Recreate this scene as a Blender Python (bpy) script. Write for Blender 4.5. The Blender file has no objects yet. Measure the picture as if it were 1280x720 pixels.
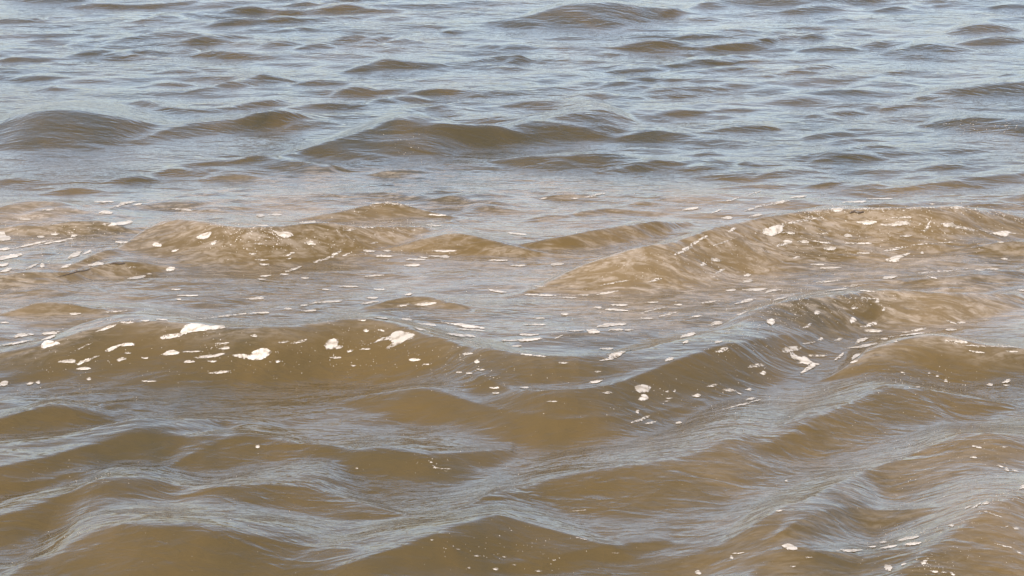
import bpy, math, random
import numpy as np
from mathutils import Vector
from mathutils.geometry import delaunay_2d_cdt

# ------------------------------------------------------------------ camera, sky, sun, exposure
sc = bpy.context.scene
COL = sc.collection
CAM_H, PITCH, HFOV = 2.3, math.radians(14.0), math.radians(24.6)
cam = bpy.data.cameras.new('camera')
cam.sensor_width = 36.0
cam.lens = 18.0 / math.tan(HFOV / 2)
cam.clip_start, cam.clip_end = 0.05, 20000
cam_ob = bpy.data.objects.new('camera', cam)
cam_ob.location = (0, 0, CAM_H)
cam_ob.rotation_euler = (math.pi / 2 - PITCH, 0, 0)
COL.objects.link(cam_ob)
sc.camera = cam_ob

SUN_EL, SUN_ROT = math.radians(52), math.radians(205)
world = bpy.data.worlds.new('World')
sc.world = world
world.use_nodes = True
wn, wl = world.node_tree.nodes, world.node_tree.links
sky = wn.new('ShaderNodeTexSky')
sky.sky_type = 'NISHITA'
sky.sun_disc = False
sky.sun_elevation, sky.sun_rotation = SUN_EL, SUN_ROT
sky.air_density, sky.dust_density, sky.ozone_density = 1.0, 3.0, 1.4
bg = wn['Background']
bg.inputs['Strength'].default_value = 0.15
hz = wn.new('ShaderNodeHueSaturation')          # a thin, milky summer haze over the whole sky
hz.inputs['Saturation'].default_value = 0.80
wl.new(sky.outputs[0], hz.inputs['Color'])
wl.new(hz.outputs[0], bg.inputs['Color'])

sun = bpy.data.lights.new('sun', 'SUN')
sun.energy, sun.angle, sun.color = 2.2, math.radians(0.6), (1.0, 0.94, 0.86)
sun_ob = bpy.data.objects.new('sun', sun)
sd = Vector((math.sin(SUN_ROT) * math.cos(SUN_EL), math.cos(SUN_ROT) * math.cos(SUN_EL), math.sin(SUN_EL)))
sun_ob.rotation_euler = sd.to_track_quat('Z', 'Y').to_euler()
sun_ob.location = sd * 50
COL.objects.link(sun_ob)

sc.view_settings.view_transform = 'Standard'
sc.view_settings.look = 'None'
sc.view_settings.gamma = 1.0
sc.view_settings.exposure = 1.36
sc.view_settings.use_curve_mapping = False
sc.render.engine = 'CYCLES'
sc.cycles.max_bounces = 4
sc.cycles.caustics_reflective = False
sc.cycles.caustics_refractive = False

rng = np.random.default_rng(11)
random.seed(11)

# ------------------------------------------------------------------ pixels (of the 1280x720 photograph) to rays
FPX = 640.0 / math.tan(HFOV / 2)
RADPX = 1.0 / FPX
def ray(px, py):
    px, py = np.asarray(px, float), np.asarray(py, float)
    a, b = (px - 640) / FPX, (360 - py) / FPX
    return np.stack([a, math.cos(PITCH) + b * math.sin(PITCH), -math.sin(PITCH) + b * math.cos(PITCH)], -1)

# ------------------------------------------------------------------ the water's shape: chop + single waves
K = []
for i in range(84):
    lam = 0.10 * (1.7 / 0.10) ** (i / 83.0)
    ang = rng.normal(0.0, 0.42) - 0.08
    steep = 0.036 * (0.55 + 0.45 * math.exp(-((math.log(lam / 0.5)) ** 2) / 0.8))
    if lam > 0.9:
        steep *= 0.55
    k = 2 * math.pi / lam
    K.append((k * math.sin(ang), k * math.cos(ang), steep / k, rng.uniform(0, 2 * math.pi), lam))

def lump(x, y, s, seed):
    r = np.random.default_rng(seed)
    v = np.zeros_like(x)
    for _ in range(7):
        a = r.uniform(0, 2 * math.pi)
        f = s * r.uniform(0.6, 1.8)
        v += np.sin(f * (math.cos(a) * x + math.sin(a) * y) + r.uniform(0, 6.28))
    return v / 2.6

def sstep(a, b, t):
    u = np.clip((t - a) / (b - a), 0, 1)
    return u * u * (3 - 2 * u)

def chop(x, y):
    m = 0.62 + 0.30 * lump(x, y, 1.3, 3)
    m = np.clip(m, 0.25, 1.3)
    m *= 0.78 - 0.10 * sstep(10.5, 13.0, y)          # the shallows in front are smoother than the open water
    wx = x + 0.10 * lump(x, y, 1.1, 21)
    wy = y + 0.14 * lump(x, y, 0.9, 22) - 0.16 * x * (1 - sstep(7.5, 11, y))
    h = np.zeros_like(x)
    fade = 1 - sstep(35, 120, y)
    for kx, ky, a, ph, lam in K:
        p = kx * wx + ky * wy + ph
        c = np.cos(p)
        h += (a * (c + 0.28 * np.cos(2 * p))) * (fade if lam < 1.0 else 1.0)
    return h * m

class Ridge:
    pass
RIDGES = []
def ridge_h(r, x, y):
    yc = np.interp(x, r.x, r.y)
    A = np.interp(x, r.x, r.A)
    wf = np.interp(x, r.x, r.wf)
    t = y - yc
    front = t < 0
    e = 0.022
    u = np.where(front, -t / wf, t / (wf * r.back))
    u = np.sqrt(u * u + e * e) - e
    u = np.clip(u, 0, 1)
    pf = (1 - u) ** 2 * (1 + r.round * 2 * u)
    pb = (1 - u) ** 2 * (1 + 1.3 * u)
    return A * np.where(front, pf, pb)

def H(x, y):
    h = chop(x, y)
    for r in RIDGES:
        m = (x > r.x[0]) & (x < r.x[-1]) & (y > r.lo) & (y < r.hi)
        if m.any():
            h[m] += ridge_h(r, x[m], y[m])
    return h

def march(px, py, extra=0.0):
    """distance along each pixel's ray where it first meets the water (+extra)"""
    d = ray(np.atleast_1d(px), np.atleast_1d(py))
    n = len(d)
    s = np.linspace(0, 1, 90)
    z_hi, z_lo = 0.50, -0.20
    t0 = (CAM_H - z_hi) / -d[:, 2]
    t1 = (CAM_H - z_lo) / -d[:, 2]
    T = t0[:, None] + (t1 - t0)[:, None] * s[None]
    X, Y, Z = d[:, 0:1] * T, d[:, 1:2] * T, CAM_H + d[:, 2:3] * T
    ex = np.broadcast_to(np.atleast_1d(extra)[:, None], X.shape)
    below = Z <= H(X.ravel(), Y.ravel()).reshape(X.shape) + ex
    i = np.maximum(np.argmax(below, 1), 1)
    lo, hi = T[np.arange(n), i - 1], T[np.arange(n), i]
    e1 = ex[:, 0]
    for _ in range(6):
        t = (lo + hi) / 2
        b = CAM_H + d[:, 2] * t <= H(d[:, 0] * t, d[:, 1] * t) + e1
        lo, hi = np.where(b, lo, t), np.where(b, t, hi)
    t = (lo + hi) / 2
    return d * t[:, None] + np.array([0, 0, CAM_H])

def smooth_pts(P, n=48):
    P = np.array(P, float)
    u = np.linspace(0, len(P) - 1, n)
    i = np.clip(u.astype(int), 0, len(P) - 2)
    f = (u - i)[:, None]
    p0, p1, p2, p3 = P[np.clip(i - 1, 0, None)], P[i], P[i + 1], P[np.clip(i + 2, None, len(P) - 1)]
    return 0.5 * ((2 * p1) + (-p0 + p2) * f + (2 * p0 - 5 * p1 + 4 * p2 - p3) * f ** 2 + (-p0 + 3 * p1 - 3 * p2 + p3) * f ** 3)

def add_ridge(P, slope=0.30, back=1.6, rnd=0.5, n=48):
    """P: crest as (x, crest y, foot y) in pixels; the height and depth of the face follow from its slope"""
    P = [tuple(map(float, p)) for p in P]
    ext = 0.14 * (P[-1][0] - P[0][0])
    a, b = P[0], P[1]
    c, e = P[-1], P[-2]
    ka = max(-.5, min(.5, (b[1] - a[1]) / (b[0] - a[0])))
    kc = max(-.5, min(.5, (c[1] - e[1]) / (c[0] - e[0])))
    fl = lambda p: max(p[2] - p[1], 3.0)
    P = [(a[0] - ext, a[1] - ka * ext * .5, a[1] - ka * ext * .5 + fl(a) * .8)] + P + [(c[0] + ext, c[1] + kc * ext * .5, c[1] + kc * ext * .5 + fl(c) * .8)]
    Q = smooth_pts(P, n)
    px, yc, yf = Q[:, 0], Q[:, 1], np.maximum(Q[:, 2], Q[:, 1] + 1.0)
    d = ray(px, yc)
    dep = -d[:, 2] / np.hypot(d[:, 0], d[:, 1])
    D = CAM_H / dep
    f = (yf - yc) * RADPX * D
    wf = f / (slope + dep)
    A = slope * wf
    s = np.linspace(0, 1, n)
    win = np.clip(np.minimum(s, 1 - s) / 0.26, 0, 1)
    win = win * win * (3 - 2 * win)
    A = A * win
    xg = d[:, 0] * (CAM_H / -d[:, 2])
    A = np.min(A[None, :] + 0.42 * np.abs(xg[:, None] - xg[None, :]), 1)      # flanks no steeper than this
    hw = max(3, n // 8)
    kw = np.hanning(2 * hw + 3)[1:-1]
    A = np.convolve(np.pad(A, hw, 'edge'), kw / kw.sum(), 'valid') * np.clip(win * 3, 0, 1)
    hb = np.zeros(n)
    gk = np.exp(-np.linspace(-2, 2, n // 4 * 2 + 1) ** 2)
    gk /= gk.sum()
    for _ in range(4):                      # where the crest's ray meets the mean water level plus its own height
        t = (CAM_H - A - hb) / -d[:, 2]
        W = d * t[:, None]
        hb = np.convolve(np.pad(H(W[:, 0].copy(), W[:, 1].copy()), len(gk) // 2, 'edge'), gk, 'valid')
    o = np.argsort(W[:, 0])
    r = Ridge()
    r.x, r.y, r.A = W[o, 0], W[o, 1], A[o]
    kk = np.array([1, 2, 3, 2, 1]) / 9.0
    r.y = np.convolve(np.pad(r.y, 2, 'edge'), kk, 'valid')
    r.wf = np.maximum(wf[o], 0.03)
    dy = np.gradient(r.y) / np.maximum(np.abs(np.gradient(r.x)), 1e-4)
    r.A = r.A / (1 + np.clip(dy, -3, 3) ** 2) ** .22
    r.back, r.round = back, rnd
    r.lo, r.hi = (r.y - r.wf).min(), (r.y + r.wf * back).max()
    RIDGES.append(r)

BIG = [
 # open water behind the surf
 [(85,8,11),(120,4,12),(170,6,11),(235,1,7)],
 [(10,-4,2),(60,-8,5),(110,-6,3)],
 [(615,27,32),(660,18,36),(700,6,36),(760,3,36),(810,8,28),(860,15,20)],
 [(835,12,16),(870,4,16),(930,-6,12),(1000,-2,14),(1060,-3,7),(1115,-2,4)],
 [(890,61,64),(925,55,62),(960,47,57),(985,43,50)],
 [(240,113,116),(280,102,116),(310,95,113),(330,93,108),(360,99,106)],
 [(430,88,92),(455,80,92),(478,73,90),(505,75,88),(550,79,86)],
 [(160,127,133),(185,125,137),(215,134,143),(270,135,143),(310,128,139),(350,124,134)],
 [(-60,172,185),(-25,158,190),(0,150,192),(25,143,193),(60,138,193),(110,140,190),(160,149,186),(215,158,178)],
 [(180,160,172),(230,152,174),(290,148,172),(340,142,165),(380,145,160)],
 [(310,203,208),(390,183,206),(440,165,205),(485,151,203),(515,150,203),(550,157,200),(590,166,190),(650,174,180)],
 [(560,162,176),(620,157,180),(680,146,180),(742,135,178),(780,144,170),(820,160,165)],
 [(200,207,211),(250,203,212),(300,196,211),(340,196,214),(400,206,222),(430,210,218)],
 [(620,200,206),(690,194,212),(760,192,208),(800,198,204)],
 [(1110,236,240),(1170,228,238),(1220,222,236),(1270,216,233),(1330,212,230)],
 [(1140,124,130),(1170,114,131),(1220,108,127),(1280,100,121),(1320,98,115)],
 [(1150,156,160),(1190,149,167),(1240,147,169),(1300,150,168)],
 # the breaking wave farther out
 [(-40,286,298),(20,282,299),(60,280,297),(100,276,294),(130,277,291),(160,286,290)],
 [(380,272,278),(430,262,280),(480,253,277),(520,259,274),(575,272,276)],
 [(640,306,314),(700,296,315),(760,283,310),(810,276,302),(850,277,288)],
 [(85,332,335),(140,308,334),(180,285,334),(215,273,332),(250,275,330),(290,283,328),(340,283,328),(390,279,324),(440,282,316),(500,280,314),(550,284,313),(620,298,316)],
 [(490,308,314),(530,298,319),(570,292,321),(620,300,323),(665,313,322)],
 [(660,362,370),(700,343,374),(750,324,374),(820,303,372),(880,285,354),(940,269,338),(1000,261,327),(1060,259,322),(1130,260,317),(1190,257,314),(1230,262,312),(1280,272,310),(1340,282,305)],
 [(-40,352,368),(20,341,364),(75,339,362),(125,329,354),(170,329,346),(200,333,340)],
 [(10,390,396),(45,379,396),(80,379,394),(120,386,391)],
 [(455,384,388),(490,374,391),(530,370,390),(580,382,389)],
 # the nearer wave
 [(885,424,440),(930,402,450),(980,379,444),(1040,366,432),(1090,362,414),(1150,365,407),(1200,368,404),(1280,361,392),(1340,358,388)],
 [(-60,455,476),(-20,446,478),(20,438,480),(60,428,482),(110,410,484),(160,400,486),(210,401,486),(270,408,482),(330,412,480),(380,405,476),(430,398,472),(480,399,480),(530,408,492),(580,425,508),(640,441,518),(700,450,520),(760,449,518),(820,440,514),(880,429,502),(940,427,488),(1000,440,476)],
 [(1045,470,482),(1080,444,490),(1125,425,487),(1180,421,485),(1230,431,482),(1290,436,480),(1350,440,476)],
 [(600,446,500),(660,450,508),(730,452,512),(800,444,512),(860,432,508),(915,420,496),(965,412,482),(1010,414,465)],
 [(430,498,512),(520,486,532),(600,492,538),(680,503,540),(740,494,534),(800,481,520),(870,468,490)],
 # the water in front
 [(-40,530,546),(0,523,546),(40,511,543),(65,508,541),(110,516,534),(140,522,530)],
 [(-60,596,630),(0,582,625),(60,569,612),(120,553,602),(170,542,596),(240,545,590),(290,556,575)],
 [(200,586,598),(250,561,592),(290,545,588),(322,543,585),(365,552,582),(420,564,576)],
 [(400,560,576),(480,561,600),(540,567,602),(620,562,588)],
 [(-30,613,622),(50,602,617),(100,591,610),(150,595,606),(230,596,603)],
 [(-60,668,695),(0,645,692),(50,627,683),(110,608,668),(165,606,662),(215,613,652),(275,630,642)],
 [(240,628,660),(300,614,670),(350,608,671),(395,608,668),(435,621,663),(500,645,654)],
 [(580,645,650),(640,616,650),(690,598,652),(740,588,654),(800,580,654),(850,570,652),(900,549,648),(950,537,640),(1020,526,590)],
 [(965,552,570),(1030,513,575),(1080,489,566),(1125,484,552),(1180,491,537),(1250,506,520)],
 [(0,722,760),(40,696,775),(80,668,778),(120,656,778),(155,655,776),(190,658,772),(240,655,768),(300,662,755),(370,678,745),(440,700,735)],
 [(380,722,770),(440,701,775),(500,681,770),(560,659,755),(610,643,738),(650,650,722),(720,672,708),(780,694,702)],
 [(820,705,730),(900,682,732),(960,652,728),(1020,620,704),(1080,586,648),(1140,567,635),(1195,554,630),(1240,561,625),(1290,561,620),(1350,560,610)],
 [(970,684,690),(1010,655,688),(1045,635,686),(1090,634,678),(1150,652,668)],
 [(860,748,780),(930,714,778),(985,690,774),(1040,691,764),(1120,700,735)],
 [(1080,752,790),(1140,698,792),(1190,660,785),(1230,632,775),(1280,607,755),(1350,585,740)],
 [(620,700,706),(700,690,712),(760,682,704),(820,676,690)],
]
LENS = [(20,22,30,9),(65,20,20,5),(25,72,35,9),(50,95,30,7),(92,54,18,6),(150,51,22,5),(205,19,25,9),(205,38,35,13),
 (125,62,30,8),(170,62,30,9),(293,25,27,11),(270,43,30,10),(305,8,20,8),(70,108,20,7),(215,88,25,6),(205,103,28,9),(275,64,30,7),
 (393,1,28,7),(430,8,30,10),(350,21,20,6),(350,51,20,9),(395,54,18,10),(440,44,30,12),(475,45,25,8),(502,47,20,13),(565,38,12,5),
 (610,56,25,6),(625,69,25,10),(400,99,25,9),(443,111,22,13),(400,129,40,10),(495,121,35,13),(550,111,32,8),(575,127,28,10),
 (340,139,30,14),(385,150,30,12),(370,35,20,5),(648,57,20,7),(645,69,12,9),(820,50,35,11),(910,36,30,8),(880,43,25,7),(865,22,35,9),
 (870,76,28,10),(915,69,25,7),(795,85,28,7),(800,99,35,10),(860,98,35,10),(740,116,30,7),(830,119,45,6),(910,136,30,6),(850,138,30,6),
 (930,157,40,11),(820,164,40,14),(1130,6,25,10),(1030,5,35,12),(1050,23,20,8),(1190,4,30,5),(1265,5,20,7),(1050,40,35,11),(1000,42,30,10),
 (1035,57,28,10),(1105,51,25,10),(1160,54,40,18),(1230,29,32,17),(1250,45,35,13),(1025,81,22,9),(995,88,18,6),(1130,88,28,6),
 (1100,102,35,11),(1030,112,50,10),(1270,90,15,8),(1050,138,30,10),(1140,129,28,10),(1040,165,25,9),(1070,173,30,9),
 (165,221,25,10),(90,235,28,10),(20,222,30,12),(35,252,35,14),(70,259,28,13),(250,240,25,9),(280,259,35,6),(130,253,25,6),
 (215,211,18,7),(285,219,30,8),(440,204,25,8),(500,212,30,9),(490,229,35,6),(555,238,22,6),(590,242,35,9),(610,258,30,15),(575,274,18,6),
 (780,209,28,10),(820,200,25,9),(885,190,15,7),(885,207,28,7),(930,203,15,7),(930,231,35,7),(710,241,25,10),(805,253,18,5),(690,269,25,9),
 (760,261,35,9),(1060,193,35,13),(1180,207,28,8),(1060,226,35,7),(990,211,30,12),(1090,181,25,9),
 (40,440,0,0)]
for P in BIG:
    near = P[len(P) // 2][1]
    add_ridge(P, slope=0.46 if P[0][:2] == (660, 362) else (0.40 if near < 460 else 0.24 if near < 560 else 0.20) if near > 240 else 0.18, back=1.7)
for cx, cy, hw, fh in LENS:
    hw, fh = hw * 1.3, fh * .9
    if hw == 0:
        continue
    tilt = -0.05 * hw
    P = [(cx - hw, cy + fh * .55 - tilt, cy + fh * .9 - tilt), (cx - hw * .5, cy + fh * .15 - tilt * .5, cy + fh - tilt * .5), (cx, cy, cy + fh),
         (cx + hw * .5, cy + fh * .18 + tilt * .5, cy + fh * .95 + tilt * .5), (cx + hw, cy + fh * .6 + tilt, cy + fh * .9 + tilt)]
    add_ridge(P, slope=0.15, back=1.9, n=20)

# ------------------------------------------------------------------ node helpers
def new_mat(name):
    m = bpy.data.materials.new(name)
    m.use_nodes = True
    nt = m.node_tree
    return m, nt, nt.nodes['Principled BSDF']
def N(nt, t, **kw):
    n = nt.nodes.new(t)
    for k, v in kw.items():
        if k.startswith('_'):
            setattr(n, k[1:], v)
        else:
            n.inputs[k.replace('__', ' ')].default_value = v
    return n
def math_n(nt, op, a, b=None, clamp=False):
    n = nt.nodes.new('ShaderNodeMath')
    n.operation, n.use_clamp = op, clamp
    for i, v in enumerate((a, b)):
        if v is None:
            continue
        if isinstance(v, (int, float)):
            n.inputs[i].default_value = v
        else:
            nt.links.new(v, n.inputs[i])
    return n.outputs[0]
def maprange(nt, v, a, b, c=0.0, d=1.0):
    n = nt.nodes.new('ShaderNodeMapRange')
    n.interpolation_type = 'SMOOTHSTEP'
    nt.links.new(v, n.inputs[0])
    for i, k in enumerate((a, b, c, d)):
        n.inputs[i + 1].default_value = k
    return n.outputs[0]
def mixcol(nt, f, a, b):
    n = nt.nodes.new('ShaderNodeMix')
    n.data_type = 'RGBA'
    for sock, v in ((n.inputs[0], f), (n.inputs[6], a), (n.inputs[7], b)):
        if isinstance(v, tuple):
            sock.default_value = v
        else:
            nt.links.new(v, sock)
    return n.outputs[2]

# ------------------------------------------------------------------ water material: silty brown water with a clear skin
wm, nt, bsdf = new_mat('silty_sea_water')
L = nt.links
tc = N(nt, 'ShaderNodeTexCoord').outputs['Object']
def mapped(scale, rz=0.0):
    m = N(nt, 'ShaderNodeMapping')
    m.inputs['Scale'].default_value = scale
    m.inputs['Rotation'].default_value = (0, 0, rz)
    L.new(tc, m.inputs['Vector'])
    return m.outputs[0]
def noise(vec, scale, detail=3, rough=0.55, dist=0.0):
    n = N(nt, 'ShaderNodeTexNoise')
    n.inputs['Scale'].default_value = scale
    n.inputs['Detail'].default_value = detail
    n.inputs['Roughness'].default_value = rough
    n.inputs['Distortion'].default_value = dist
    L.new(vec, n.inputs['Vector'])
    return n.outputs[0]
a_sed = N(nt, 'ShaderNodeAttribute', _attribute_name='silt').outputs['Fac']
a_film = N(nt, 'ShaderNodeAttribute', _attribute_name='film').outputs['Fac']
cloud = noise(mapped((1, .55, 1), .3), 1.6, 4, .6, .6)
silt = math_n(nt, 'ADD', a_sed, math_n(nt, 'MULTIPLY', math_n(nt, 'SUBTRACT', cloud, .5), 1.6), True)
base = mixcol(nt, silt, (0.0335, 0.0256, 0.0096, 1), (0.082, 0.0500, 0.0138, 1))
# scum of fine bubbles drawn out along the waves
st = noise(mapped((2.6, 7.5, 3), .12), 1.7, 7, .72, 1.4)
st2 = noise(mapped((9, 20, 8), -.1), 2.0, 4, .65, .8)
film = math_n(nt, 'MULTIPLY', maprange(nt, st, .40, .60), maprange(nt, st2, .30, .62))
film = math_n(nt, 'ADD', math_n(nt, 'MULTIPLY', film, .78), maprange(nt, cloud, .36, .66, .0, .20))
film = math_n(nt, 'MULTIPLY', film, a_film, True)
base = mixcol(nt, math_n(nt, 'MULTIPLY', film, .64), base, (0.270, 0.222, 0.178, 1))
L.new(base, bsdf.inputs['Base Color'])
bsdf.inputs['IOR'].default_value = 1.333
L.new(maprange(nt, film, 0, 1, .5, .22), bsdf.inputs['Specular IOR Level'])
rgh = math_n(nt, 'ADD', math_n(nt, 'MULTIPLY', film, .30), .035)
L.new(rgh, bsdf.inputs['Roughness'])
# ripples too fine for the mesh
gust = maprange(nt, noise(mapped((.8, 1.6, 1), .2), 1.1, 3, .5, .4), .35, .65, .55, 1.1)
r0 = noise(mapped((4.5, 14, 5), -.12), 1.0, 2, .5, .7)
r1 = noise(mapped((17, 31, 10), .38), 1.0, 3, .55, .6)
r2 = noise(mapped((26, 70, 30), -.30), 1.0, 3, .6, .5)
hgt = math_n(nt, 'ADD', math_n(nt, 'MULTIPLY', r1, .0026), math_n(nt, 'MULTIPLY', r2, .0010))
def ridged(v):
    return math_n(nt, 'SUBTRACT', 1.0, math_n(nt, 'ABSOLUTE', math_n(nt, 'MULTIPLY', math_n(nt, 'SUBTRACT', v, .5), 3.2)))
q1 = ridged(noise(mapped((4.6, 10, 4), .50), 1.0, 2, .5, .5))
q2 = ridged(noise(mapped((5.0, 10.5, 4), -.38), 1.0, 2, .5, .5))
q3 = ridged(noise(mapped((12, 24, 8), .10), 1.0, 2, .5, .5))
hgt = math_n(nt, 'ADD', hgt, math_n(nt, 'MULTIPLY', r0, .004))
hgt = math_n(nt, 'ADD', hgt, math_n(nt, 'MULTIPLY', math_n(nt, 'ADD', q1, q2), .0042))
hgt = math_n(nt, 'ADD', hgt, math_n(nt, 'MULTIPLY', q3, .0016))
hgt = math_n(nt, 'MULTIPLY', hgt, gust)
bmp = N(nt, 'ShaderNodeBump')
bmp.inputs['Strength'].default_value = 0.8
bmp.inputs['Distance'].default_value = 1.0
L.new(hgt, bmp.inputs['Height'])
L.new(bmp.outputs[0], bsdf.inputs['Normal'])

# ------------------------------------------------------------------ the sea: one sheet from behind the viewer to the horizon
def rows():
    near = list(np.linspace(-10, 3.6, 40)) + list(np.linspace(3.6, 5.0, 60))[1:]
    q = np.linspace(5.0 ** -0.6, 24.0 ** -0.6, 1000)
    mid = list(q ** (-1 / 0.6))[1:]
    far = list(np.geomspace(24.0, 6000, 150))[1:]
    return np.array(near + mid + far)
def cols():
    c = np.linspace(-.262, .262, 1020)
    side = .262 + np.cumsum(np.geomspace(.0006, .30, 80))
    return np.concatenate([-side[::-1], c, side])
ys, us = rows(), cols()
wy = np.maximum(ys, 5.0)
X = us[None, :] * wy[:, None]
Y = np.repeat(ys[:, None], len(us), 1)
Z = np.zeros_like(X)
CH = 60
for i in range(0, len(ys), CH):
    Z[i:i + CH] = H(X[i:i + CH].ravel(), Y[i:i + CH].ravel()).reshape(X[i:i + CH].shape)
nr, nc = X.shape
me = bpy.data.meshes.new('sea')
me.vertices.add(nr * nc)
me.vertices.foreach_set('co', np.stack([X, Y, Z], -1).astype(np.float32).ravel())
idx = np.arange(nr * nc).reshape(nr, nc)
quads = np.stack([idx[:-1, :-1], idx[:-1, 1:], idx[1:, 1:], idx[1:, :-1]], -1).reshape(-1, 4)
nq = len(quads)
me.loops.add(nq * 4)
me.loops.foreach_set('vertex_index', quads.astype(np.int32).ravel())
me.polygons.add(nq)
me.polygons.foreach_set('loop_start', np.arange(0, nq * 4, 4, dtype=np.int32))
me.polygons.foreach_set('use_smooth', np.ones(nq, dtype=bool))
me.update(calc_edges=True)
# silt stirred up where the waves break; bubble scum between the two breaking waves
xs, yy = X.ravel(), Y.ravel()
g = lambda v, c, w: np.exp(-((v - c) / w) ** 2)
silt_v = 0.16 + 0.30 * (1 - sstep(11.0, 12.2, yy + .5 * lump(xs, yy, .8, 5)))
silt_v += 0.50 * g(yy, 9.9, 1.5) * (0.6 + .5 * lump(xs, yy, 1.2, 8))
silt_v += 0.35 * g(yy, 6.3, 1.0) * sstep(.3, 1.4, xs)
film_v = sstep(8.2, 8.8, yy) * (1 - sstep(10.7, 11.5, yy + .55 * lump(xs, yy, 1.3, 6))) * np.clip(.75 + .5 * lump(xs, yy, 1.1, 9), .15, 1)
film_v += 0.40 * g(yy, 9.45, .45) * sstep(-1.6, .3, xs)
film_v += 0.35 * g(yy, 6.4, .9) * sstep(.1, 1.0, xs)
for r in RIDGES:                                   # lace of bubbles along the breaking crests
    if r.A.max() > .075 and 8.0 < r.y.mean() < 11.6:
        m = (xs > r.x[0]) & (xs < r.x[-1]) & (yy > r.lo) & (yy < r.hi)
        t = yy[m] - np.interp(xs[m], r.x, r.y)
        film_v[m] += 1.0 * np.exp(-((t - .03) / .10) ** 2) * np.clip(np.interp(xs[m], r.x, r.A) / .08, 0, 1) * np.clip(.55 + .6 * lump(xs[m], yy[m], 2.2, 31), 0, 1)
for nm, v in (('silt', silt_v), ('film', film_v)):
    at = me.attributes.new(nm, 'FLOAT', 'POINT')
    at.data.foreach_set('value', np.clip(v, 0, 1).astype(np.float32))
me.materials.append(wm)
sea = bpy.data.objects.new('sea', me)
sea['kind'] = 'structure'
sea['label'] = 'silty brown sea with low breaking waves under a pale sky'
COL.objects.link(sea)

# ------------------------------------------------------------------ foam
fm, nt, fb = new_mat('sea_foam')
L = nt.links
tc = N(nt, 'ShaderNodeTexCoord').outputs['Object']
v = N(nt, 'ShaderNodeTexVoronoi')
v.inputs['Scale'].default_value = 260
L.new(tc, v.inputs['Vector'])
n1 = N(nt, 'ShaderNodeTexNoise')
n1.inputs['Scale'].default_value = 38
n1.inputs['Detail'].default_value = 4
L.new(tc, n1.inputs['Vector'])
fc = mixcol(nt, maprange(nt, n1.outputs[0], .30, .60), (0.21, 0.17, 0.122, 1), (0.39, 0.342, 0.29, 1))
L.new(fc, fb.inputs['Base Color'])
edge = N(nt, 'ShaderNodeAttribute', _attribute_name='edge').outputs['Fac']
n2 = N(nt, 'ShaderNodeTexNoise')
n2.inputs['Scale'].default_value = 75
n2.inputs['Detail'].default_value = 5
n2.inputs['Roughness'].default_value = .65
L.new(tc, n2.inputs['Vector'])
rnd = N(nt, 'ShaderNodeObjectInfo').outputs['Random']
lace = math_n(nt, 'ADD', math_n(nt, 'MULTIPLY', edge, .75), math_n(nt, 'MULTIPLY', math_n(nt, 'SUBTRACT', n2.outputs[0], .5), 2.4))
lace = maprange(nt, lace, -.34, .24)
L.new(math_n(nt, 'MULTIPLY', lace, maprange(nt, rnd, 0, 1, .75, 1.0)), fb.inputs['Alpha'])
fb.inputs['Roughness'].default_value = .55
fb.inputs['Specular IOR Level'].default_value = .3
b = N(nt, 'ShaderNodeBump')
b.inputs['Strength'].default_value = .5
b.inputs['Distance'].default_value = .003
L.new(v.outputs[0], b.inputs['Height'])
L.new(b.outputs[0], fb.inputs['Normal'])

def surf_frame(px, py):
    c = march([px], [py])[0]
    e = 0.03
    hx = H(np.array([c[0] - e, c[0] + e, c[0], c[0]]), np.array([c[1], c[1], c[1] - e, c[1] + e]))
    nx, ny = -(hx[1] - hx[0]) / (2 * e), -(hx[3] - hx[2]) / (2 * e)
    ny = min(ny, 0.15)
    n = np.array([nx, ny, 1.0])
    view = np.array([0, 0, CAM_H]) - c
    view /= np.linalg.norm(view)
    n /= np.linalg.norm(n)
    g_ = 0.20
    if n @ view < g_:                       # hardly seen from here: keep the patch from stretching away
        n = n + view * (g_ - n @ view)
        n /= np.linalg.norm(n)
    return c, n

def pix_to_surface(P, c, n):
    d = ray(P[:, 0], P[:, 1])
    o = np.array([0, 0, CAM_H])
    t = ((c - o) @ n) / (d @ n)
    return (o + d * t[:, None])[:, :2]

def inside(P, poly):
    x, y = P[:, 0], P[:, 1]
    c = np.zeros(len(P), bool)
    j = len(poly) - 1
    for i in range(len(poly)):
        xi, yi = poly[i]
        xj, yj = poly[j]
        m = ((yi > y) != (yj > y)) & (x < (xj - xi) * (y - yi) / (yj - yi + 1e-12) + xi)
        c ^= m
        j = i
    return c

def seg_dist(P, poly):
    d = np.full(len(P), 1e9)
    for i in range(len(poly)):
        a, b_ = poly[i], poly[(i + 1) % len(poly)]
        ab = b_ - a
        t = np.clip(((P - a) @ ab) / (ab @ ab + 1e-12), 0, 1)
        d = np.minimum(d, np.linalg.norm(P - (a + t[:, None] * ab), axis=1))
    return d

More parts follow.
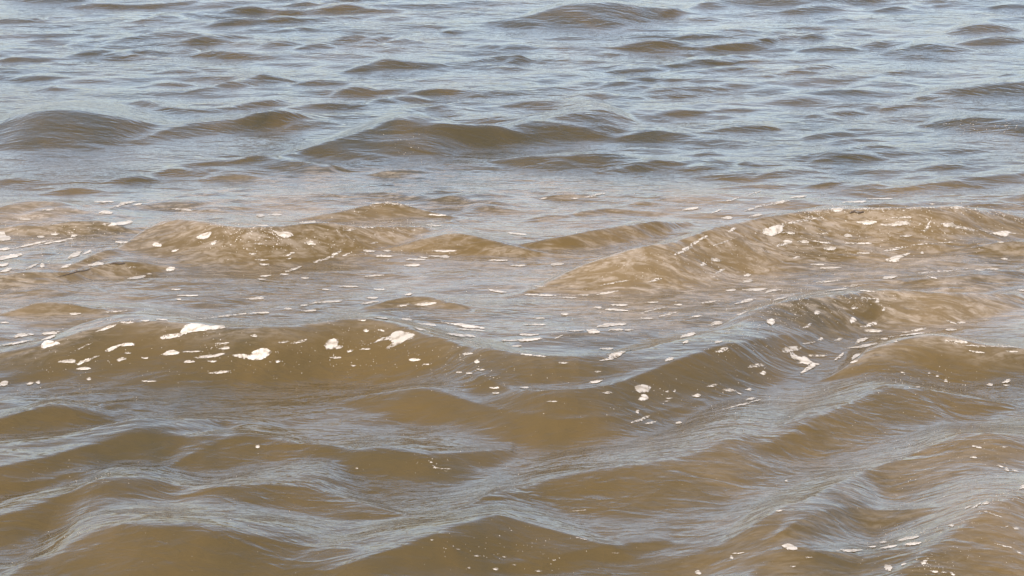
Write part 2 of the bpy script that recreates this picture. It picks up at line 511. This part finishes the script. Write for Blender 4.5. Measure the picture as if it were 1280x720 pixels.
def foam_mesh(name, pix):
    pix = np.array(pix, float)
    # closed smooth outline with a frayed edge
    n = len(pix)
    closed = np.concatenate([pix[-1:], pix, pix[:2]])
    m = max(20, min(64, n * 4))
    u = np.linspace(0, n, m, endpoint=False)
    i = u.astype(int)
    f = (u - i)[:, None]
    p0, p1, p2, p3 = closed[i], closed[i + 1], closed[i + 2], closed[np.minimum(i + 3, n + 2)]
    p3 = np.where((i + 3 > n + 2)[:, None], pix[(i + 2) % n], p3)
    q = 0.5 * ((2 * p1) + (-p0 + p2) * f + (2 * p0 - 5 * p1 + 4 * p2 - p3) * f ** 2 + (-p0 + 3 * p1 - 3 * p2 + p3) * f ** 3)
    size = np.sqrt(np.ptp(q[:, 0]) * max(np.ptp(q[:, 1]), 1))
    q += rng.normal(0, min(.5, .03 * size), q.shape) * np.array([1.3, .6])
    cpx = q.mean(0)
    if not inside(cpx[None], q)[0]:
        cpx = q[np.argmin(np.linalg.norm(q - cpx, axis=1))]
    c, nrm = surf_frame(*cpx)
    W = march(q[:, 0], q[:, 1])[:, :2]
    W0 = pix_to_surface(q, c, nrm)
    far = np.abs(W[:, 1] - c[1]) > .12 + .8 * np.ptp(W[:, 0])      # a ray that slipped past the crest
    W[far] = W0[far]
    lo, hi = W.min(0), W.max(0)
    span = hi - lo
    step = max(span.max() / 16, min(span.min() / 4, .02), .004)
    gx, gy = np.meshgrid(np.arange(lo[0], hi[0], step), np.arange(lo[1], hi[1], step * .8))
    G = np.stack([gx.ravel(), gy.ravel()], -1)
    G += rng.uniform(-.25, .25, G.shape) * step
    G = G[inside(G, W)] if len(G) else G
    if len(G):
        G = G[seg_dist(G, W) > step * .35]
    allp = np.concatenate([W, G]) if len(G) else W
    vs, es, fs, *_ = delaunay_2d_cdt([Vector(p) for p in allp], [], [list(range(len(W)))], 1, 1e-6)
    V = np.array([tuple(p) for p in vs])
    d = seg_dist(V, W)
    th = min(.0022, .0006 + .012 * min(span))
    rise = th * (1 - np.exp(-d / (.35 * th + .003))) * (.75 + .5 * rng.random(len(V)))
    z = H(V[:, 0].copy(), V[:, 1].copy()) + .0010 + .00008 * c[1] + rise
    o = np.array([c[0], c[1], c[2]])
    me = bpy.data.meshes.new(name)
    me.from_pydata([(a, b2, c2) for a, b2, c2 in zip(V[:, 0] - o[0], V[:, 1] - o[1], z - o[2])], [], fs)
    me.polygons.foreach_set('use_smooth', np.ones(len(me.polygons), bool))
    me.attributes.new('edge', 'FLOAT', 'POINT').data.foreach_set('value', np.clip(d / .011, 0, 1).astype(np.float32))
    me.materials.append(fm)
    ob = bpy.data.objects.new(name, me)
    ob.location = o
    COL.objects.link(ob)
    return ob

def tile(ox, oy, pts):
    return [(ox + x / 4.0, oy + y / 4.0) for x, y in pts]

G_BIG = 'foam patches on the breaking waves'
NAMED = [
 ('foam_patch', 'large white foam patch with a long tail on the crest of the nearer wave',
  tile(0,360,[(800,250),(830,235),(895,228),(910,205),(945,180),(1010,180),(1050,190),(1115,188),(1125,200),(1080,210),(1000,217),(950,222),(915,238),(870,252),(815,258)])),
 ('foam_patch', 'fish-shaped white foam patch low on the brown face of the nearer wave',
  [(290.5,444),(302,443),(311,444),(320,438),(330,435.5),(340,440),(335,445),(328,450),(320,451),(308,449.5),(298,447)]),
 ('foam_patch', 'bird-shaped white foam patch with a forked tail on the nearer wave',
  tile(320,360,[(590,275),(625,252),(660,245),(690,222),(740,218),(790,232),(800,242),(760,262),(710,285),(665,305),(652,303),(675,275),(665,262),(635,265)])),
 ('foam_patch', 'slanting white foam patch with a pointed tip where two wave faces meet',
  tile(640,360,[(440,365),(480,350),(485,330),(520,305),(570,300),(620,290),(630,294),(580,315),(545,335),(515,355),(485,362)])),
 ('foam_patch', 'zigzag ribbon of white foam hanging below an oval foam patch',
  tile(960,360,[(110,325),(130,325),(150,345),(190,345),(220,370),(255,380),(240,392),(180,425),(163,425),(195,395),(205,385),(145,378),(150,365),(118,352)])),
 ('foam_patch', 'oval white foam patch just above a zigzag ribbon of foam',
  tile(960,360,[(70,308),(90,297),(140,294),(165,302),(155,312),(125,318),(105,325),(78,322)])),
 ('foam_patch', 'round white foam disc, larger of a pair on smooth brown water',
  tile(640,360,[(612,500),(625,488),(655,484),(688,490),(692,505),(680,520),(655,528),(630,523)])),
 ('foam_patch', 'round white foam disc, smaller of a pair on smooth brown water',
  tile(640,360,[(632,555),(645,540),(660,533),(678,542),(682,556),(660,566),(640,565)])),
 ('foam_patch', 'thick white foam clump with a trailing streak on the farther breaking wave',
  tile(960,180,[(-25,430),(0,420),(60,400),(110,392),(200,372),(265,366),(262,374),(180,390),(85,408),(70,440),(30,460),(-20,455)])),
 ('foam_patch', 'rounded pale foam lump with a small bead beside it on the nearer wave',
  tile(320,360,[(340,290),(355,270),(385,255),(405,258),(412,280),(400,300),(370,310),(345,305)])),
 ('foam_patch', 'white arrowhead of foam at the foot of the farther breaking wave',
  tile(960,180,[(580,580),(620,568),(690,548),(712,550),(660,575),(655,590),(610,590)])),
 ('foam_patch', 'flat white foam bar high on the face of the farther breaking wave',
  tile(960,180,[(560,400),(600,400),(650,390),(715,385),(705,402),(650,413),(590,412)])),
 ('foam_patch', 'white foam strip drooping to a thin tail under the breaking crest',
  tile(960,180,[(860,400),(920,395),(950,408),(1040,430),(1040,438),(980,428),(930,420),(890,415)])),
 ('foam_patch', 'white foam wedge with a blunt end under the breaking crest',
  tile(960,180,[(1050,425),(1110,440),(1150,440),(1190,435),(1205,440),(1200,465),(1150,458),(1100,446)])),
 ('foam_patch', 'white foam patch beside sparkling bubbles on the breaking crest',
  tile(0,180,[(980,468),(1010,450),(1060,440),(1050,460),(1030,478),(990,475)])),
 ('foam_patch', 'white foam smear trailing behind sparkling bubbles on the breaking crest',
  tile(320,180,[(85,435),(120,440),(165,442),(185,455),(165,468),(130,468)])),
 ('foam_patch', 'white foam patch at the sloping shoulder of the nearer wave',
  tile(0,360,[(205,300),(215,275),(240,262),(300,278),(270,290),(225,305)])),
 ('foam_patch', 'small domed white foam patch at the near end of a foam line',
  tile(960,540,[(68,570),(85,560),(120,565),(150,585),(130,592),(95,590)])),
 ('foam_patch', 'slim white foam sliver on the pale streak between near wavelets',
  tile(960,540,[(650,540),(690,528),(760,522),(720,537),(660,548)])),
 ('foam_patch', 'long flat white foam sliver in the middle of a foam line',
  tile(960,540,[(335,595),(380,588),(470,590),(440,600),(350,600)])),
 ('foam_patch', 'curved white foam caterpillar on the left shoulder of the nearer wave',
  tile(0,360,[(525,318),(540,305),(580,290),(640,276),(672,280),(665,290),(600,295),(560,315),(540,322)])),
 ('foam_patch', 'low domed white foam patch below the long-tailed foam patch',
  tile(0,360,[(815,335),(835,318),(865,312),(895,322),(890,332),(850,338)])),
]
for nm, lab, P in NAMED:
    o = foam_mesh(nm, P)
    o['label'], o['category'], o['group'] = lab, 'foam', G_BIG

# smaller patches: (tile origin), (centre x, centre y, length, height, rise in degrees) in tile pixels
ZONES = [
 ('on the ragged shoulder of the breaking wave with the twigs', 'foam flecks on the left breaking face', 0, 180,
  [(20,475,65,34,5),(20,525,60,14,5),(40,565,150,20,10),(20,605,50,16,10),(30,630,60,16,15),(160,505,190,10,12),(280,488,160,12,10),(275,450,42,13,5),(370,460,30,16,10),
   (205,465,34,12,0),(590,396,130,24,6),(785,508,40,26,-5),(875,534,34,12,20),(372,560,75,22,25),(435,542,44,14,25),(160,612,60,12,25),(210,608,20,24,60),(495,602,50,20,0),(460,607,40,12,0),
   (520,290,90,10,2),(640,295,80,12,8),(680,303,60,8,8),(590,310,80,10,15),(850,626,44,24,10),(685,667,80,16,8),(610,492,60,12,0),(745,652,24,8,0),(120,378,60,8,0),(530,345,60,18,0),
   (245,330,60,10,5),(5,460,40,60,0),(330,612,50,14,15),(910,330,90,8,-5),(1070,494,34,20,30),(1265,550,34,10,0),(650,620,60,8,5)]),
 ('on the low saddle of the farther breaking wave', 'foam flecks on the middle breaking face', 320, 180,
  [(20,358,40,16,0),(95,355,60,10,0),(30,408,60,10,0),(255,392,80,14,5),(545,420,90,10,0),(470,430,60,10,5),(685,300,70,9,-5),(600,297,60,6,0),(905,355,80,11,-3),(275,500,44,22,-10),(172,553,40,14,20),
   (170,573,28,8,10),(42,602,48,10,0),(15,500,40,10,0),(30,580,60,8,0),(405,545,50,13,20),(350,575,120,14,18),(450,555,36,9,20),(570,535,55,12,0),(655,536,40,9,0),(645,562,80,10,0),(940,535,100,12,0),
   (795,580,90,9,0),(840,568,40,9,0),(940,565,45,16,0),(895,563,60,8,0),(780,606,70,14,3),(190,627,85,14,18),(245,670,36,10,0),(25,678,40,8,0),(140,652,40,8,0),(45,660,60,8,5),(590,660,90,9,5),(590,495,50,8,5),
   (1210,583,90,8,0),(460,715,90,8,0),(890,408,70,8,-4)]),
 ('on the tan water rising to the tall breaking hump', 'foam flecks on the rising water', 640, 180,
  [(855,538,84,20,25),(935,485,85,14,30),(1075,370,52,17,3),(1100,432,36,16,25),(415,258,95,10,12),(310,273,40,8,0),(155,273,40,8,8),(900,325,80,12,8),(1215,318,110,12,18),(1215,360,70,10,10),(1110,277,60,8,15),
   (35,608,70,10,3),(230,603,60,14,5),(715,683,64,15,15),(1040,640,52,16,25),(1175,657,36,14,5),(1175,688,52,15,8),(540,690,75,8,8),(480,703,60,8,10),(25,450,90,10,-5),(140,712,60,8,0),(1215,245,60,10,15),
   (1020,338,50,8,20),(1050,495,90,8,18),(1020,580,50,18,-10),(955,605,30,20,0),(1270,435,40,34,10)]),
 ('on the tall hump of the farther breaking wave', 'foam flecks on the right breaking face', 960, 180,
  [(85,500,80,26,20),(178,490,50,16,0),(265,492,80,9,-8),(310,522,58,18,3),(480,547,62,11,0),(455,497,120,12,0),(640,525,100,14,10),(140,570,36,10,10),(275,448,52,9,3),(105,446,55,14,-5),(315,620,105,12,2),
   (660,370,100,10,2),(690,460,60,11,3),(490,392,90,22,0),(400,462,40,18,0),(785,645,80,11,5),(910,633,150,8,6),(1060,631,40,8,0),(1120,627,60,7,0),(610,667,70,16,8),(820,500,160,7,4),(80,445,40,8,0),
   (345,328,50,24,0),(430,290,110,11,3),(50,296,110,12,12),(560,275,120,8,0),(150,265,80,8,5),(520,328,200,7,0),(760,322,120,6,2),(945,322,60,16,0),(1010,328,60,8,-5),(820,302,30,7,0),(800,410,40,12,70),(780,435,30,9,0),
   (1180,577,30,9,0),(1160,492,34,8,0),(250,604,60,10,0),(770,545,16,12,0),(420,712,80,12,10),(300,688,110,8,6),(820,668,50,7,-15),(1210,445,70,7,-8)]),
 ('on the pale trough between the two breaking waves', 'foam streaks in the trough', 640, 360,
  [(150,36,150,9,-2),(352,37,60,6,0),(480,25,100,10,10),(290,50,60,8,0),(540,86,80,11,0),(525,112,100,11,-3),(710,112,110,10,14),(780,132,80,10,14),(670,155,60,9,3),(430,100,34,13,0),(265,132,36,13,0),
   (500,188,130,22,5),(520,212,70,12,3),(408,218,62,24,-5),(85,234,85,10,0),(75,258,130,18,3),(110,340,120,8,-6),(470,306,60,13,0),(255,376,46,10,0),(880,238,66,24,15),(870,272,30,12,15),(1035,270,40,14,10),
   (1045,310,60,20,15),(785,358,42,18,18),(830,84,40,9,0),(1165,68,110,12,14),(1090,14,50,14,8),(1210,8,120,16,2),(1150,127,60,11,18),(130,152,60,8,0),(20,292,60,8,0),(110,185,110,6,0),(310,215,90,6,3),
   (920,145,60,10,8),(420,468,56,16,10),(428,421,30,9,5),(60,500,40,11,0),(200,569,42,7,0),(475,526,50,11,0),(235,245,40,8,20),(585,212,50,7,5),(700,72,60,7,3),(985,72,90,8,8)]),
 ('around the crest carrying the bird-shaped foam', 'foam streaks behind the nearer crest', 320, 360,
  [(15,52,40,14,0),(578,50,55,11,3),(570,75,80,11,8),(850,80,100,18,5),(740,86,60,11,10),(160,106,36,10,0),(265,114,70,10,3),(30,126,70,10,3),(355,72,150,9,4),(1205,16,80,12,-8),(615,8,50,11,0),(760,32,36,12,10),
   (630,150,60,11,-5),(750,157,60,12,-4),(850,185,100,12,-4),(820,206,55,11,-12),(1030,186,190,16,-8),(1020,236,130,16,-6),(1080,212,120,9,-4),(135,272,56,11,8),(210,270,70,14,14),(415,298,36,20,10),(470,315,30,13,15),
   (795,360,52,16,0),(850,384,28,9,0),(1058,330,46,12,5),(1105,370,22,22,0),(1125,408,36,11,-6),(1065,428,30,9,0),(1190,500,40,11,0),(1200,527,30,9,0),(1015,424,26,9,0),(550,215,24,18,0),(625,215,30,12,-10),
   (395,350,50,12,0),(550,307,40,9,0),(485,388,22,9,0),(110,366,24,16,0),(1260,265,60,8,0),(350,10,40,8,0),(240,88,36,9,5),(530,162,36,8,0)]),
 ('around the crest carrying the long-tailed foam patch', 'foam flecks on the nearer face', 0, 360,
  [(335,370,75,22,3),(420,372,85,18,22),(415,407,65,17,3),(18,484,42,26,25),(150,478,32,13,10),(190,472,22,16,0),(608,360,40,18,15),(725,350,30,11,0),(945,372,46,13,3),(960,320,80,7,2),(1050,340,130,20,8),
   (1060,367,40,11,0),(1095,422,95,13,5),(1110,277,60,9,3),(1120,303,50,14,8),(1270,242,30,16,0),(120,240,90,20,8),(250,225,80,16,8),(530,203,90,14,20),(375,130,54,12,3),(20,174,46,9,0),(575,118,100,10,5),
   (1130,142,340,8,6),(725,163,40,9,0),(810,160,50,9,-5),(635,173,60,10,0),(940,38,100,7,0),(893,58,26,9,0),(1265,55,60,11,3),(745,467,60,8,0),(445,455,20,18,0),(640,328,28,12,0),(240,250,70,12,20),(80,275,140,9,10),
   (480,345,30,8,15),(420,295,80,7,25),(880,8,40,8,0)]),
 ('around the zigzag foam ribbon', 'foam flecks around the right crests', 960, 360,
  [(12,168,42,36,0),(425,165,26,36,50),(505,184,74,20,14),(525,218,82,18,0),(715,232,220,12,6),(752,210,70,12,10),(915,211,50,13,0),(965,175,40,12,0),(915,172,50,10,-20),(470,265,62,20,22),(465,292,145,14,9),
   (440,345,44,20,30),(430,368,36,14,20),(355,345,56,14,35),(350,258,40,12,12),(262,260,28,14,20),(580,257,32,11,0),(640,270,18,9,0),(245,340,90,12,0),(195,190,42,14,25),(245,122,28,24,0),(578,108,18,18,40),
   (430,103,36,14,0),(545,65,20,26,60),(470,55,110,12,0),(940,270,100,14,-5),(1120,293,230,7,-2),(1215,317,60,9,-3),(1045,320,70,10,-8),(1190,467,40,16,20),(1190,488,30,9,0),(1108,487,30,13,0),(888,468,18,18,0),
   (847,440,18,11,0),(805,427,14,10,0),(672,424,22,9,0),(750,497,24,7,0),(30,15,80,12,10),(350,8,110,9,8),(500,18,80,8,-5),(60,55,60,10,15),(1265,12,40,9,0),(205,275,60,9,8),(690,222,40,6,5)]),
 ('near the pair of round foam discs', 'foam flecks in front of the nearer wave', 640, 360,
  [(645,658,88,15,20),(920,540,44,16,3),(1000,488,50,15,12),(1220,393,76,20,10),(1253,427,30,20,0),(1085,514,62,14,-4),(1182,510,30,13,0),(1150,583,175,8,15),(1192,556,46,11,10),(783,552,34,10,0),(772,567,36,8,0),
   (697,673,50,11,10),(832,676,34,10,8),(775,519,20,9,0),(812,517,14,11,45),(625,622,16,20,-50),(1130,525,36,7,-25),(1020,180,60,20,10)]),
 ('by the curling foam line on the near water', 'foam flecks on the near water', 960, 540,
  [(520,574,36,9,5),(600,576,75,13,10),(575,553,30,9,5),(915,468,24,16,0),(1090,358,34,14,10),(1040,370,50,10,30),(1045,78,45,10,-12),(1025,130,30,12,0),(1180,75,36,9,0),(1195,190,20,18,-30),(1160,173,30,10,-15),
   (1235,195,30,8,-10),(1240,483,36,14,-10),(1197,476,24,9,0),(780,655,18,34,-60),(828,697,40,12,-10),(880,703,26,10,0),(922,712,26,12,-30),(600,675,34,36,0),(680,663,26,12,15),(125,672,26,8,0),(205,628,32,7,0),
   (1250,603,30,8,-20),(1180,570,80,8,-12),(720,560,80,16,8),(1275,280,30,24,20),(1130,415,100,8,-18),(1000,378,36,8,20),(60,395,40,8,10),(90,246,14,10,0)]),
 ('at the edge of the slanting pale streaks', 'foam flecks by the slanting streaks', 640, 540,
  [(930,705,28,22,-20),(1095,628,14,20,80),(1130,607,50,6,5),(515,607,34,8,0),(210,643,20,7,0),(130,698,36,9,0),(345,535,50,6,-10),(12,665,24,7,0),(330,395,80,5,5)]),
 ('on the smooth brown wavelets', 'foam flecks on the wavelets', 320, 540,
  [(1105,621,36,9,-3),(1195,688,34,13,-5),(1240,625,24,7,0),(880,541,18,7,0),(875,152,14,10,0),(890,176,22,8,-40),(930,184,80,5,-4),(8,74,22,18,0),(1065,680,16,8,0),(1010,588,26,6,-5),(505,184,14,9,0)]),
]
def oval(cx, cy, w, h, a):
    n = 9
    a = math.radians(a)
    P = []
    bend = random.uniform(-.25, .25) * h
    tap = random.uniform(-.45, .45)
    for i in range(n):
        t = 2 * math.pi * i / n + random.uniform(-.12, .12)
        ex = .5 * w * math.cos(t) * random.uniform(.88, 1.1)
        ey = .5 * h * math.sin(t) * random.uniform(.72, 1.22) * (1 + tap * math.cos(t))
        ey += bend * (1 - (2 * ex / w) ** 2)
        P.append((cx + ex * math.cos(a) + ey * math.sin(a), cy - ex * math.sin(a) + ey * math.cos(a)))
    return P
for lab, grp, ox, oy, items in ZONES:
    for it in items:
        P = tile(ox, oy, oval(it[0], it[1], it[2] * 1.18, it[3] * .88, it[4]))
        o = foam_mesh('foam_fleck', P)
        _, _, w, h, a = it
        size = 'tiny' if w < 34 else 'small' if w < 62 else 'medium' if w < 105 else 'long'
        form = 'round' if w / h < 1.9 else 'oval' if w / h < 4.2 else 'narrow' if w / h < 8 else 'threadlike'
        lean = 'level' if abs(a) < 7 else 'tilted' if abs(a) < 22 else 'slanting'
        o['label'] = '%s %s %s foam fleck %s' % (size, form, lean, lab)
        o['category'], o['group'] = 'foam', grp

# ------------------------------------------------------------------ bubbles and specks of foam, past counting; some stand in for sun glints
def specks():
    spots = []
    def box(x0, x1, y0, y1, n, smin=.5, smax=1.6):
        for _ in range(n):
            spots.append((random.uniform(x0, x1), random.uniform(y0, y1), random.uniform(smin, smax) ** 1.0))
    def line(P, n, jx, jy, smin=.4, smax=1.3):
        P = np.array(P, float)
        for _ in range(n):
            u = random.uniform(0, len(P) - 1.001)
            i = int(u)
            p = P[i] + (P[i + 1] - P[i]) * (u - i)
            spots.append((p[0] + random.gauss(0, jx), p[1] + random.gauss(0, jy), random.uniform(smin, smax)))
    line([(270,284),(300,288),(330,286),(350,292)], 150, 8, 5)  # white bubble specks, also painting in the sun sparkle on this crest
    line([(260,300),(320,306),(400,303)], 120, 22, 8)
    line([(0,300),(60,292),(130,300)], 130, 20, 14)
    line([(0,335),(60,318),(110,305)], 90, 20, 8)
    line([(430,266),(480,253),(520,258)], 45, 12, 2)
    line([(400,287),(520,284),(560,288)], 120, 25, 6)
    line([(420,312),(560,318)], 60, 30, 5)
    line([(1000,272),(1040,262),(1100,263),(1190,259),(1240,265),(1280,276)], 280, 7, 3)
    line([(980,285),(1060,290),(1160,285),(1250,290)], 170, 25, 12)
    line([(1158,272),(1160,290)], 45, 4, 6)
    line([(880,320),(990,300),(1060,310),(1200,305)], 220, 30, 16, .35, .9)
    line([(760,345),(820,330),(890,310)], 80, 20, 10, .35, .9)
    line([(880,330),(890,345)], 25, 8, 8)
    line([(930,395),(985,380),(1010,372)], 190, 14, 12)
    line([(890,440),(950,415),(1020,390)], 170, 25, 12, .35, 1.0)
    line([(1050,375),(1095,372)], 70, 18, 6)
    line([(1180,427),(1205,429)], 30, 2, 1)
    line([(1205,430),(1270,434)], 40, 8, 1.2)
    line([(20,445),(120,455),(300,450),(420,452),(560,470)], 190, 20, 16, .4, 1.1)
    line([(140,402),(165,402)], 24, 6, 2)
    line([(260,428),(285,435)], 30, 8, 10)
    line([(400,420),(480,425),(620,460)], 90, 20, 14, .4, 1.0)
    line([(560,455),(620,470),(760,500)], 50, 20, 16)
    line([(800,500),(900,490),(960,480)], 60, 30, 16)
    line([(1120,470),(1200,480)], 40, 30, 8)
    line([(1060,520),(1180,540)], 40, 60, 20, .35, .9)
    line([(560,690),(640,680),(720,700)], 60, 40, 14, .4, 1.1)
    line([(520,575),(580,590)], 20, 20, 8)
    line([(60,585),(120,600)], 25, 40, 6)
    line([(80,672),(112,660)], 22, 3, 1.5, .4, 1.0)
    line([(1100,670),(1190,660),(1240,630),(1280,612)], 130, 12, 5, .4, 1.1)
    line([(1130,710),(1160,690),(1250,690)], 80, 30, 16, .35, 1.0)
    line([(1150,700),(1175,715)], 40, 5, 6)
    line([(1200,560),(1270,590)], 60, 30, 14, .4, .9)
    line([(1100,600),(1160,630)], 40, 25, 14, .4, .9)
    line([(600,232),(760,240),(980,250)], 60, 50, 5, .35, .8)
    line([(495,172),(515,178),(520,195)], 22, 8, 8, .5, 1.1)
    line([(1170,157),(1240,163),(1275,150)], 90, 20, 6, .5, 1.2)
    line([(1240,84),(1275,80)], 20, 10, 3, .5, 1.1)
    line([(0,380),(300,380),(700,395),(950,370)], 260, 40, 25, .35, .9)
    line([(450,345),(700,400),(860,395)], 200, 60, 18, .35, .9)
    box(0, 1280, 560, 720, 160, .3, .8)
    box(0, 1280, 250, 560, 220, .3, .8)
    S = np.array(spots)
    S = S[(S[:, 1] > 120)][::1]
    W = march(S[:, 0], S[:, 1])
    D = np.linalg.norm(W - np.array([0, 0, CAM_H]), axis=1)
    r = .60 * S[:, 2] * RADPX * D
    V, F = [], []
    for (x, y, z), rr in zip(W, r):
        b0 = len(V)
        k = 6
        el = random.uniform(.7, 1.9)
        a0 = random.uniform(0, 6.28)
        ring = [(x + el * rr * math.cos(a0 + 6.283 * i / k) * random.uniform(.7, 1.2), y + rr * 1.6 * math.sin(a0 + 6.283 * i / k) * random.uniform(.7, 1.2)) for i in range(k)]
        V += [(p[0], p[1], None) for p in ring] + [(x, y, rr)]
        F += [(b0 + i, b0 + (i + 1) % k, b0 + k) for i in range(k)]
    vx = np.array([p[0] for p in V])
    vy = np.array([p[1] for p in V])
    up = np.array([-.0008 if p[2] is None else .001 + .22 * p[2] for p in V])
    vz = H(vx.copy(), vy.copy()) + up
    me = bpy.data.meshes.new('foam_glint_specks')
    me.from_pydata(list(zip(vx, vy, vz)), [], F)
    me.polygons.foreach_set('use_smooth', np.ones(len(me.polygons), bool))
    me.attributes.new('edge', 'FLOAT', 'POINT').data.foreach_set('value', np.ones(len(V), np.float32))
    me.materials.append(fm)
    ob = bpy.data.objects.new('foam_glint_specks', me)
    ob['kind'] = 'stuff'
    ob['label'] = 'tiny bubbles, specks of white foam and painted sun glints strewn over the breaking waves'
    ob['category'] = 'foam'
    COL.objects.link(ob)
specks()

# ------------------------------------------------------------------ bits of driftwood and weed caught in the broken wave
dm, nt, db = new_mat('wet_driftwood')
n1 = N(nt, 'ShaderNodeTexNoise')
n1.inputs['Scale'].default_value = 60
db.inputs['Roughness'].default_value = .35
nt.links.new(mixcol(nt, n1.outputs[0], (0.018, 0.012, 0.007, 1), (0.075, 0.045, 0.022, 1)), db.inputs['Base Color'])
def twig(name, pts, rad, label, cat):
    W = march([p[0] for p in pts], [p[1] for p in pts])
    W = smooth_pts(W, 14)
    k = 7
    V, F = [], []
    for i, p in enumerate(W):
        tdir = W[min(i + 1, len(W) - 1)] - W[max(i - 1, 0)]
        tdir /= np.linalg.norm(tdir)
        up = np.array([0, 0, 1.0])
        sd_ = np.cross(tdir, up)
        sd_ /= np.linalg.norm(sd_)
        up = np.cross(sd_, tdir)
        r = rad * (1 - .65 * abs(2 * i / (len(W) - 1) - 1) ** 2) * random.uniform(.85, 1.15)
        for j in range(k):
            a = 6.2832 * j / k
            V.append(p + sd_ * r * math.cos(a) + up * r * math.sin(a) + np.array([0, 0, rad * .35]))
    for i in range(len(W) - 1):
        for j in range(k):
            F.append((i * k + j, i * k + (j + 1) % k, (i + 1) * k + (j + 1) % k, (i + 1) * k + j))
    F += [tuple(range(k))[::-1], tuple(range((len(W) - 1) * k, len(W) * k))]
    o = W.mean(0)
    me = bpy.data.meshes.new(name)
    me.from_pydata([tuple(v - o) for v in V], [], F)
    me.polygons.foreach_set('use_smooth', np.ones(len(me.polygons), bool))
    me.materials.append(dm)
    ob = bpy.data.objects.new(name, me)
    ob.location = o
    ob['label'], ob['category'] = label, cat
    COL.objects.link(ob)
twig('twig', [(137,330.5),(144,329.5),(150,330.2),(156,329.6)], .0045, 'short dark twig floating at the foot of the farther breaking wave', 'twig')
twig('twig', [(70,347),(82,344),(96,340),(106,338.5),(114,336)], .0020, 'long thin reddish twig lying along a foamy wave shoulder', 'twig')
twig('weed_strand', [(1062,267),(1068,265),(1074,266.5),(1080,265)], .0060, 'dark clump of weed on the foamy breaking crest', 'seaweed')
